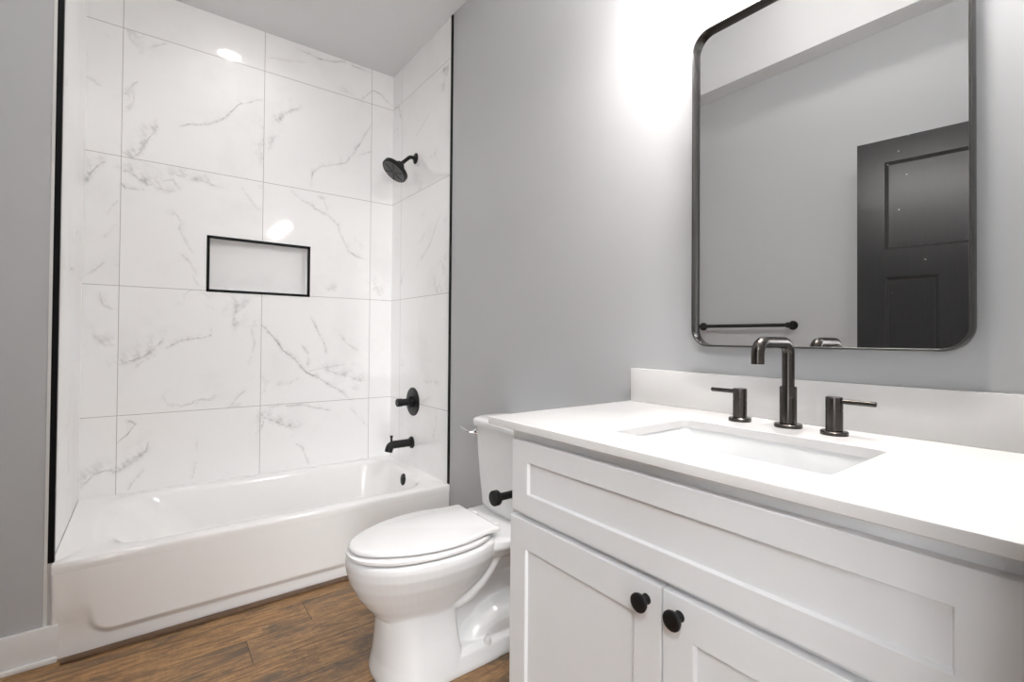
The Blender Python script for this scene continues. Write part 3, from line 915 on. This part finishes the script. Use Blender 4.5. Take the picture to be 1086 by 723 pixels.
# open carcass: sides, back, bottom, kick plate and face frame (the basin hangs inside)
CT = 0.8638
box(bm, (0.0 - 0.001, VL, 0.0), (VF + 0.019, VL - 0.018, CT), 0.001, 1)
box(bm, (-0.001, VR + 0.018, 0.0), (VF + 0.019, VR, CT), 0.001, 1)
box(bm, (-0.001, VL - 0.018, 0.10), (-0.010, VR + 0.018, CT))
box(bm, (-0.010, VL - 0.018, 0.10), (VF + 0.019, VR + 0.018, 0.118))
box(bm, (-0.44, VL - 0.018, 0.0), (-0.455, VR + 0.018, 0.10))
for a, b in (((VF, VL, 0.10), (VF + 0.019, VL - 0.04, CT)), ((VF, VR + 0.04, 0.10), (VF + 0.019, VR, CT)), ((VF, VL - 0.04, 0.828), (VF + 0.019, VR + 0.04, CT)),
             ((VF, VL - 0.04, 0.645), (VF + 0.019, VR + 0.04, 0.683)), ((VF, VL - 0.04, 0.10), (VF + 0.019, VR + 0.04, 0.135)), ((VF, -2.44, 0.135), (VF + 0.019, -2.475, 0.645))):
    box(bm, a, b, 0.0008, 1)
obj('carcass', bm, M['cabinet'], van)
def shaker(bm, y0, y1, z0, z1, rail, x0=VF, th=0.020, dep=0.0075):
    """A shaker front: flat rails round a sunken panel."""
    xf = x0 - th
    def ring(iy, iz, x):
        return [(x, y1 - iy, z0 + iz), (x, y0 + iy, z0 + iz), (x, y0 + iy, z1 - iz), (x, y1 - iy, z1 - iz)]
    b = 0.0016
    ry, rz = rail
    loft(bm, [ring(0, 0, x0 - 0.0002), ring(0, 0, xf + b), ring(b * 0.3, b * 0.3, xf + b * 0.3), ring(b, b, xf), ring(ry - 0.001, rz - 0.001, xf), ring(ry, rz, xf + 0.0008), ring(ry + 0.0022, rz + 0.0022, xf + dep)])
    return bm
bm = shaker(bmesh.new(), -2.884, -2.034, 0.671, 0.839, (0.0565, 0.0475))
obj('drawer_front', bm, M['cabinet'], van, 20)
for y0, y1, ky in ((-2.4545, -2.028, -2.4245), (-2.889, -2.4582, -2.4905)):
    bm = shaker(bmesh.new(), y0, y1, 0.118, 0.657, (0.0575, 0.0655))
    d = obj('door', bm, M['cabinet'], van, 20)
    bm = bmesh.new()
    lathe(bm, (VF - 0.0198, ky, 0.6255), (-1, 0, 0), [(0, 0.0095), (0.003, 0.0085), (0.007, 0.0062), (0.012, 0.0062), (0.016, 0.010), (0.018, 0.0155), (0.0205, 0.0165), (0.0235, 0.0163), (0.025, 0.0145), (0.0256, 0.010)], 36)
    k = obj('knob', bm, M['black'], d, 40)
    k['label'] = 'round matte black knob'

# ------------------------------------------------------------------ countertop, backsplash, basin
XF, YL, YR = -0.567, -1.955, YB + 0.002
SX0, SX1, SY0, SY1 = -0.455, -0.190, -2.675, -2.265       # cut-out
bm = bmesh.new()
def slab_loops(z):
    inner = [(x, y, z) for x, y in rrect(SX0, SX1, SY0, SY1, 0.014, 5)]
    return inner
ZT, ZB = 0.883, 0.8640
K = 6
def outer_at(x0, x1, y0, y1, z):
    c = [(x1, y1), (x0, y1), (x0, y0), (x1, y0)]
    return [(c[i][0], c[i][1], z) for i in range(4)]
e = 0.0022
outs = [outer_at(XF + e, -0.0002, YR, YL - e, ZT), outer_at(XF + 0.3 * e, -0.0002, YR, YL - 0.3 * e, ZT - 0.3 * e), outer_at(XF, -0.0002, YR, YL, ZT - e), outer_at(XF, -0.0002, YR, YL, ZB + e), outer_at(XF + e, -0.0002, YR, YL - e, ZB)]
ov = [[bm.verts.new(p) for p in r] for r in outs]
for i in range(len(ov) - 1):
    for j in range(4):
        bm.faces.new((ov[i][j], ov[i][(j + 1) % 4], ov[i + 1][(j + 1) % 4], ov[i + 1][j]))
iv = []
for ins, z in ((-0.0012, ZT), (0.0, ZT - 0.0015), (0.0, ZB)):
    iv.append([bm.verts.new((x, y, z)) for x, y in rrect(SX0 + ins, SX1 - ins, SY0 + ins, SY1 - ins, 0.014, K - 1)])
n = len(iv[0])
for i in range(2):
    for j in range(n):
        bm.faces.new((iv[i][j], iv[i][(j + 1) % n], iv[i + 1][(j + 1) % n], iv[i + 1][j]))
for o4, il in ((ov[0], iv[0]), (ov[-1], iv[-1])):
    for c in range(4):
        for j in range(K - 1):
            bm.faces.new((o4[c], il[c * K + j], il[c * K + j + 1]))
        bm.faces.new((o4[c], il[c * K + K - 1], il[(c * K + K) % n], o4[(c + 1) % 4]))
tag(obj('countertop', bm, M['quartz'], None, 30), 'white quartz countertop with a rectangular sink cut-out, on the white cabinet', 'countertop')
bm = bmesh.new()
box(bm, (-0.0195, YR, ZT + 0.0002), (-0.0003, YL - 0.002, 0.986), 0.0016, 2)
tag(obj('backsplash', bm, M['quartz'], None, 30), 'low white quartz backsplash strip standing along the wall below the mirror', 'backsplash')

sink = thing('sink', 'white rectangular undermount sink basin below the countertop cut-out', 'sink', (-0.32, -2.47, 0.72))
bm = bmesh.new()
def srr(g, z, r, gl=0.0):
    return [(x, y, z) for x, y in rrect(SX0 + g, SX1 - g, SY0 + g + gl, SY1 - g - gl, r, 7)]
loft(bm, [srr(-0.022, 0.848, 0.03), srr(-0.022, 0.8636, 0.03), srr(-0.0035, 0.8636, 0.018), srr(-0.0030, 0.862, 0.018), srr(0.000, 0.855, 0.020), srr(0.005, 0.82, 0.026, 0.006), srr(0.012, 0.775, 0.034, 0.016),
          srr(0.026, 0.746, 0.045, 0.022), srr(0.055, 0.733, 0.05, 0.03), srr(0.10, 0.729, 0.03, 0.06)], cap0=False, cap1=True)
loft(bm, [srr(-0.022, 0.848, 0.03), srr(-0.006, 0.842, 0.03), srr(-0.004, 0.80, 0.03), srr(0.02, 0.735, 0.05), srr(0.06, 0.718, 0.05)], cap0=False, cap1=True)
bmesh.ops.remove_doubles(bm, verts=bm.verts, dist=1e-5)
obj('basin', bm, M['porcelain'], sink, 60)
bm = bmesh.new()
lathe(bm, (-0.322, -2.47, 0.7285), (0, 0, 1), [(0, 0.030), (0.003, 0.030), (0.004, 0.027), (0.003, 0.022), (0.006, 0.019), (0.007, 0.010)], 32)
obj('drain', bm, M['bronze'], sink)

# ------------------------------------------------------------------ faucet and its two handles
FX, FY = -0.092, -2.463
fau = thing('faucet', 'tall squared gunmetal faucet spout in the middle behind the sink', 'faucet', (FX, FY, ZT))
bm = bmesh.new()
lathe(bm, (FX, FY, ZT), (0, 0, 1), [(0, 0.0285), (0.0065, 0.0285), (0.0085, 0.0265), (0.009, 0.019)], 44)
obj('base_ring', bm, M['bronze'], fau)
bm = bmesh.new()
lathe(bm, (FX, FY, ZT + 0.008), (0, 0, 1), [(0, 0.0175), (0.0815, 0.0175), (0.084, 0.0165), (0.0845, 0.0125)], 40)
obj('body', bm, M['bronze'], fau)
bm = bmesh.new()
tube(bm, round_path([(FX, FY, ZT + 0.08), (FX, FY, 1.0745), (-0.2335, FY, 1.0745), (-0.2335, FY, 1.029)], 0.026, 10), 0.0128, 32)
obj('spout', bm, M['bronze'], fau, 50)
for hy, sg, lab in ((-2.357, 1, 'gunmetal lever handle left of the faucet, its lever pointing towards the tub'), (-2.5585, -1, 'gunmetal lever handle right of the faucet, its lever pointing away from the tub')):
    h = thing('lever_tap', lab, 'tap handle', (-0.103, hy, ZT), 'widespread lever handles')
    hx = -0.103
    bm = bmesh.new()
    lathe(bm, (hx, hy, ZT), (0, 0, 1), [(0, 0.0255), (0.0065, 0.0255), (0.0085, 0.0235), (0.009, 0.017)], 40)
    obj('base_ring', bm, M['bronze'], h)
    bm = bmesh.new()
    lathe(bm, (hx, hy, ZT + 0.008), (0, 0, 1), [(0, 0.0158), (0.0425, 0.0158), (0.0432, 0.0152), (0.0445, 0.0152), (0.0452, 0.0158), (0.0690, 0.0158), (0.0708, 0.0145), (0.071, 0.010)], 36)
    obj('body', bm, M['bronze'], h)
    bm = bmesh.new()
    tube(bm, [(hx, hy + sg * 0.006, 0.9535), (hx, hy + sg * 0.072, 0.9535), (hx, hy + sg * 0.0735, 0.9535)], [0.0052, 0.0052, 0.0040], 16)
    obj('lever', bm, M['bronze'], h)

# ------------------------------------------------------------------ paper holder on the cabinet side
tp = thing('paper_holder', 'black toilet paper holder arm on the cabinet side, in front of the toilet tank', 'toilet paper holder', (-0.42, VL, 0.668))
PZ, PYB = 0.669, -1.945
bm = bmesh.new()
lathe(bm, (-0.40, VL - 0.0008, PZ), (0, 1, 0), [(0, 0.024), (0.005, 0.024), (0.0075, 0.022), (0.008, 0.010)], 30)
obj('rosette', bm, M['black'], tp)
bm = bmesh.new()
tube(bm, round_path([(-0.40, VL + 0.006, PZ), (-0.40, PYB, PZ), (-0.535, PYB, PZ)], 0.016), 0.0098, 20)
obj('bar', bm, M['black'], tp)
bm = bmesh.new()
lathe(bm, (-0.526, PYB, PZ), (-1, 0, 0), [(0, 0.012), (0.002, 0.0185), (0.004, 0.0195), (0.016, 0.0195), (0.018, 0.0185), (0.0185, 0.015)], 32)
obj('end_cap', bm, M['black'], tp)

# ------------------------------------------------------------------ mirror
MY0, MY1, MZ0, MZ1 = -2.7605, -2.1825, 1.060, 1.935
mir = thing('wall_mirror', 'rounded rectangular wall mirror in a thin dark metal frame above the faucet', 'mirror', (0, (MY0 + MY1) / 2, MZ0))
def mring(g, x, r):
    return [(x, y, z) for y, z in rrect(MY0 + g, MY1 - g, MZ0 + g, MZ1 - g, max(r - g, 0.01), 10)]
R0 = 0.05
bm = bmesh.new()
loft(bm, [mring(0.0, -0.0005, R0), mring(0.0, -0.0355, R0), mring(0.0006, -0.0370, R0), mring(0.0018, -0.0376, R0), mring(0.0038, -0.0376, R0), mring(0.0046, -0.0370, R0), mring(0.0050, -0.0360, R0), mring(0.0050, -0.0170, R0)], cap0=True, cap1=True)
obj('frame', bm, M['frame'], mir, 40)
bm = bmesh.new()
loft(bm, [mring(0.0050, -0.0165, R0), mring(0.0050, -0.0200, R0)])
o = obj('glass', bm, M['mirror'], mir, 0)

# ------------------------------------------------------------------ vanity light over the mirror (above the frame, seen reflected in the tile)
vl = thing('vanity_light', 'bar vanity light with three lit globes above the mirror', 'wall lamp', (0, -2.46, 2.26))
bm = bmesh.new()
box(bm, (-0.0005, -2.74, 2.225), (-0.026, -2.18, 2.295), 0.004)
obj('back_plate', bm, M['black'], vl)
for gy in (-2.23, -2.46, -2.69):
    bm = bmesh.new()
    tube(bm, round_path([(-0.024, gy, 2.26), (-0.185, gy, 2.26), (-0.185, gy, 2.225)], 0.02), 0.008, 14)
    lathe(bm, (-0.185, gy, 2.235), (0, 0, -1), [(0, 0.014), (0.006, 0.022), (0.022, 0.024)], 24)
    obj('arm', bm, M['black'], vl)
    bm = bmesh.new()
    bmesh.ops.create_uvsphere(bm, u_segments=24, v_segments=14, radius=1.0, matrix=Matrix.Translation((-0.185, gy, 2.178)) @ Matrix.Diagonal((0.050, 0.050, 0.022, 1)))
    obj('globe', bm, M['bulb'], vl, 180)

# ------------------------------------------------------------------ recessed lights (the tub one is seen reflected in the tile)
def can(x, y, z, label, r=0.062, mat=None):
    c = thing('recessed_light', label, 'ceiling light', (x, y, z - 0.004), 'recessed ceiling lights')
    bm = bmesh.new()
    lathe(bm, (x, y, z - 0.0004), (0, 0, -1), [(0, r + 0.02), (0.004, r + 0.018), (0.005, r + 0.004), (0.003, r)], 40)
    obj('trim_ring', bm, M['trim'], c)
    bm = bmesh.new()
    lathe(bm, (x, y, z - 0.0030), (0, 0, -1), [(0, r - 0.001), (0.002, r - 0.001), (0.0022, r - 0.002)], 40)
    obj('diffuser', bm, mat or M['can'], c, 0)
    return c
can(-0.885, -0.372, H, 'round lit recessed light in the ceiling over the bathtub')
can(-1.45, -2.10, TZ, 'round lit recessed light in the raised middle of the ceiling', mat=M['room_can'])

for px, py in ((-2.25, -3.85), (-2.75, -5.3)):  # unseen panels added to fill the cabinet fronts from above
    pl = thing('fill_panel', 'square flat lit panel added for fill light in the unseen room beyond the doorway', 'ceiling light', (px, py, H - 0.012), 'added fill panels beyond the doorway')
    bm = bmesh.new()
    for s in (-1, 1):
        box(bm, (px - 0.32, py + s * 0.31 - 0.012, H - 0.012), (px + 0.32, py + s * 0.31 + 0.012, H - 0.0003), 0.001, 1)
        box(bm, (px + s * 0.31 - 0.012, py - 0.298, H - 0.012), (px + s * 0.31 + 0.012, py + 0.298, H - 0.0003), 0.001, 1)
    obj('frame', bm, M['trim'], pl)
    bm = bmesh.new()
    box(bm, (px - 0.298, py - 0.298, H - 0.009), (px + 0.298, py + 0.298, H - 0.0006))
    obj('diffuser', bm, M['panel'], pl, 0)

# ------------------------------------------------------------------ towel bar on the wall facing the mirror
tb = thing('towel_bar', 'black towel bar on the grey wall opposite the mirror, seen in its reflection', 'towel rail', (XO, -1.335, 1.17))
for y in (-1.035, -1.635):
    bm = bmesh.new()
    lathe(bm, (XO + 0.0003, y, 1.171), (1, 0, 0), [(0, 0.028), (0.006, 0.028), (0.009, 0.025), (0.010, 0.012), (0.050, 0.012), (0.052, 0.017), (0.078, 0.017), (0.080, 0.015)], 30)
    obj('post', bm, M['black'], tb)
bm = bmesh.new()
tube(bm, [(XO + 0.064, -1.030, 1.171), (XO + 0.064, -1.640, 1.171)], 0.0115, 20)
obj('bar', bm, M['black'], tb)

# ------------------------------------------------------------------ black panelled door standing open against that wall
E0 = Vector((-1.570, -2.091, 0.0)); HV = Vector((-0.1392, -0.9903, 0.0)); NV = Vector((0.9903, -0.1392, 0.0))
DW, DT, DH0, DH1 = 0.80, 0.035, 0.012, 2.040
def dmap(w, t, z):
    p = E0 + HV * w + NV * t
    return (p.x, p.y, z)
bm = bmesh.new()
# rails and panels laid out as a grid of cells; panels are sunken with a sloped moulding
stile, mull = 0.108, 0.184
wc = [0, stile, 0.302, 0.302 + mull, DW - stile, DW]
zc = [DH0, 0.26, 1.3825, 1.511, 1.931, DH1]
panels = [(1, 2, 1), (3, 4, 1), (1, 4, 3)]
def in_panel(i, j):
    return any(a <= i < b and j == k for a, b, k in panels)
for t, flip in ((0.0, False), (-DT, True)):
    sgn = -1 if not flip else 1
    for i in range(5):
        for j in range(5):
            if not in_panel(i, j):
                bm.faces.new([bm.verts.new(dmap(*p)) for p in ((wc[i], t, zc[j]), (wc[i + 1], t, zc[j]), (wc[i + 1], t, zc[j + 1]), (wc[i], t, zc[j + 1]))])
    for a, b, k in panels:
        r = []
        for g, d in ((0, 0), (0.014, 0.0075), (0.0145, 0.0095)):
            r.append([dmap(*p) for p in ((wc[a] + g, t + sgn * d, zc[k] + g), (wc[b] - g, t + sgn * d, zc[k] + g), (wc[b] - g, t + sgn * d, zc[k + 1] - g), (wc[a] + g, t + sgn * d, zc[k + 1] - g))])
        loft(bm, r, cap0=False, cap1=True)
for p in (((0, 0, DH0), (0, 0, DH1), (0, -DT, DH1), (0, -DT, DH0)), ((DW, 0, DH0), (DW, 0, DH1), (DW, -DT, DH1), (DW, -DT, DH0)), ((0, 0, DH1), (DW, 0, DH1), (DW, -DT, DH1), (0, -DT, DH1)), ((0, 0, DH0), (DW, 0, DH0), (DW, -DT, DH0), (0, -DT, DH0))):
    bm.faces.new([bm.verts.new(dmap(*q)) for q in p])
bmesh.ops.remove_doubles(bm, verts=bm.verts, dist=1e-5)
d = obj('door_1', bm, M['door'], None, 0, 'structure')
bm = bmesh.new()
for sg in (1, -1):
    base = Vector(dmap(0.06, 0.0 if sg > 0 else -DT, 0.95))
    lathe(bm, base, NV * sg, [(0, 0.032), (0.006, 0.032), (0.009, 0.028), (0.010, 0.012), (0.032, 0.011), (0.036, 0.020), (0.044, 0.027), (0.056, 0.026), (0.062, 0.018)], 28)
obj('door_knob', bm, M['black'], d, 40)
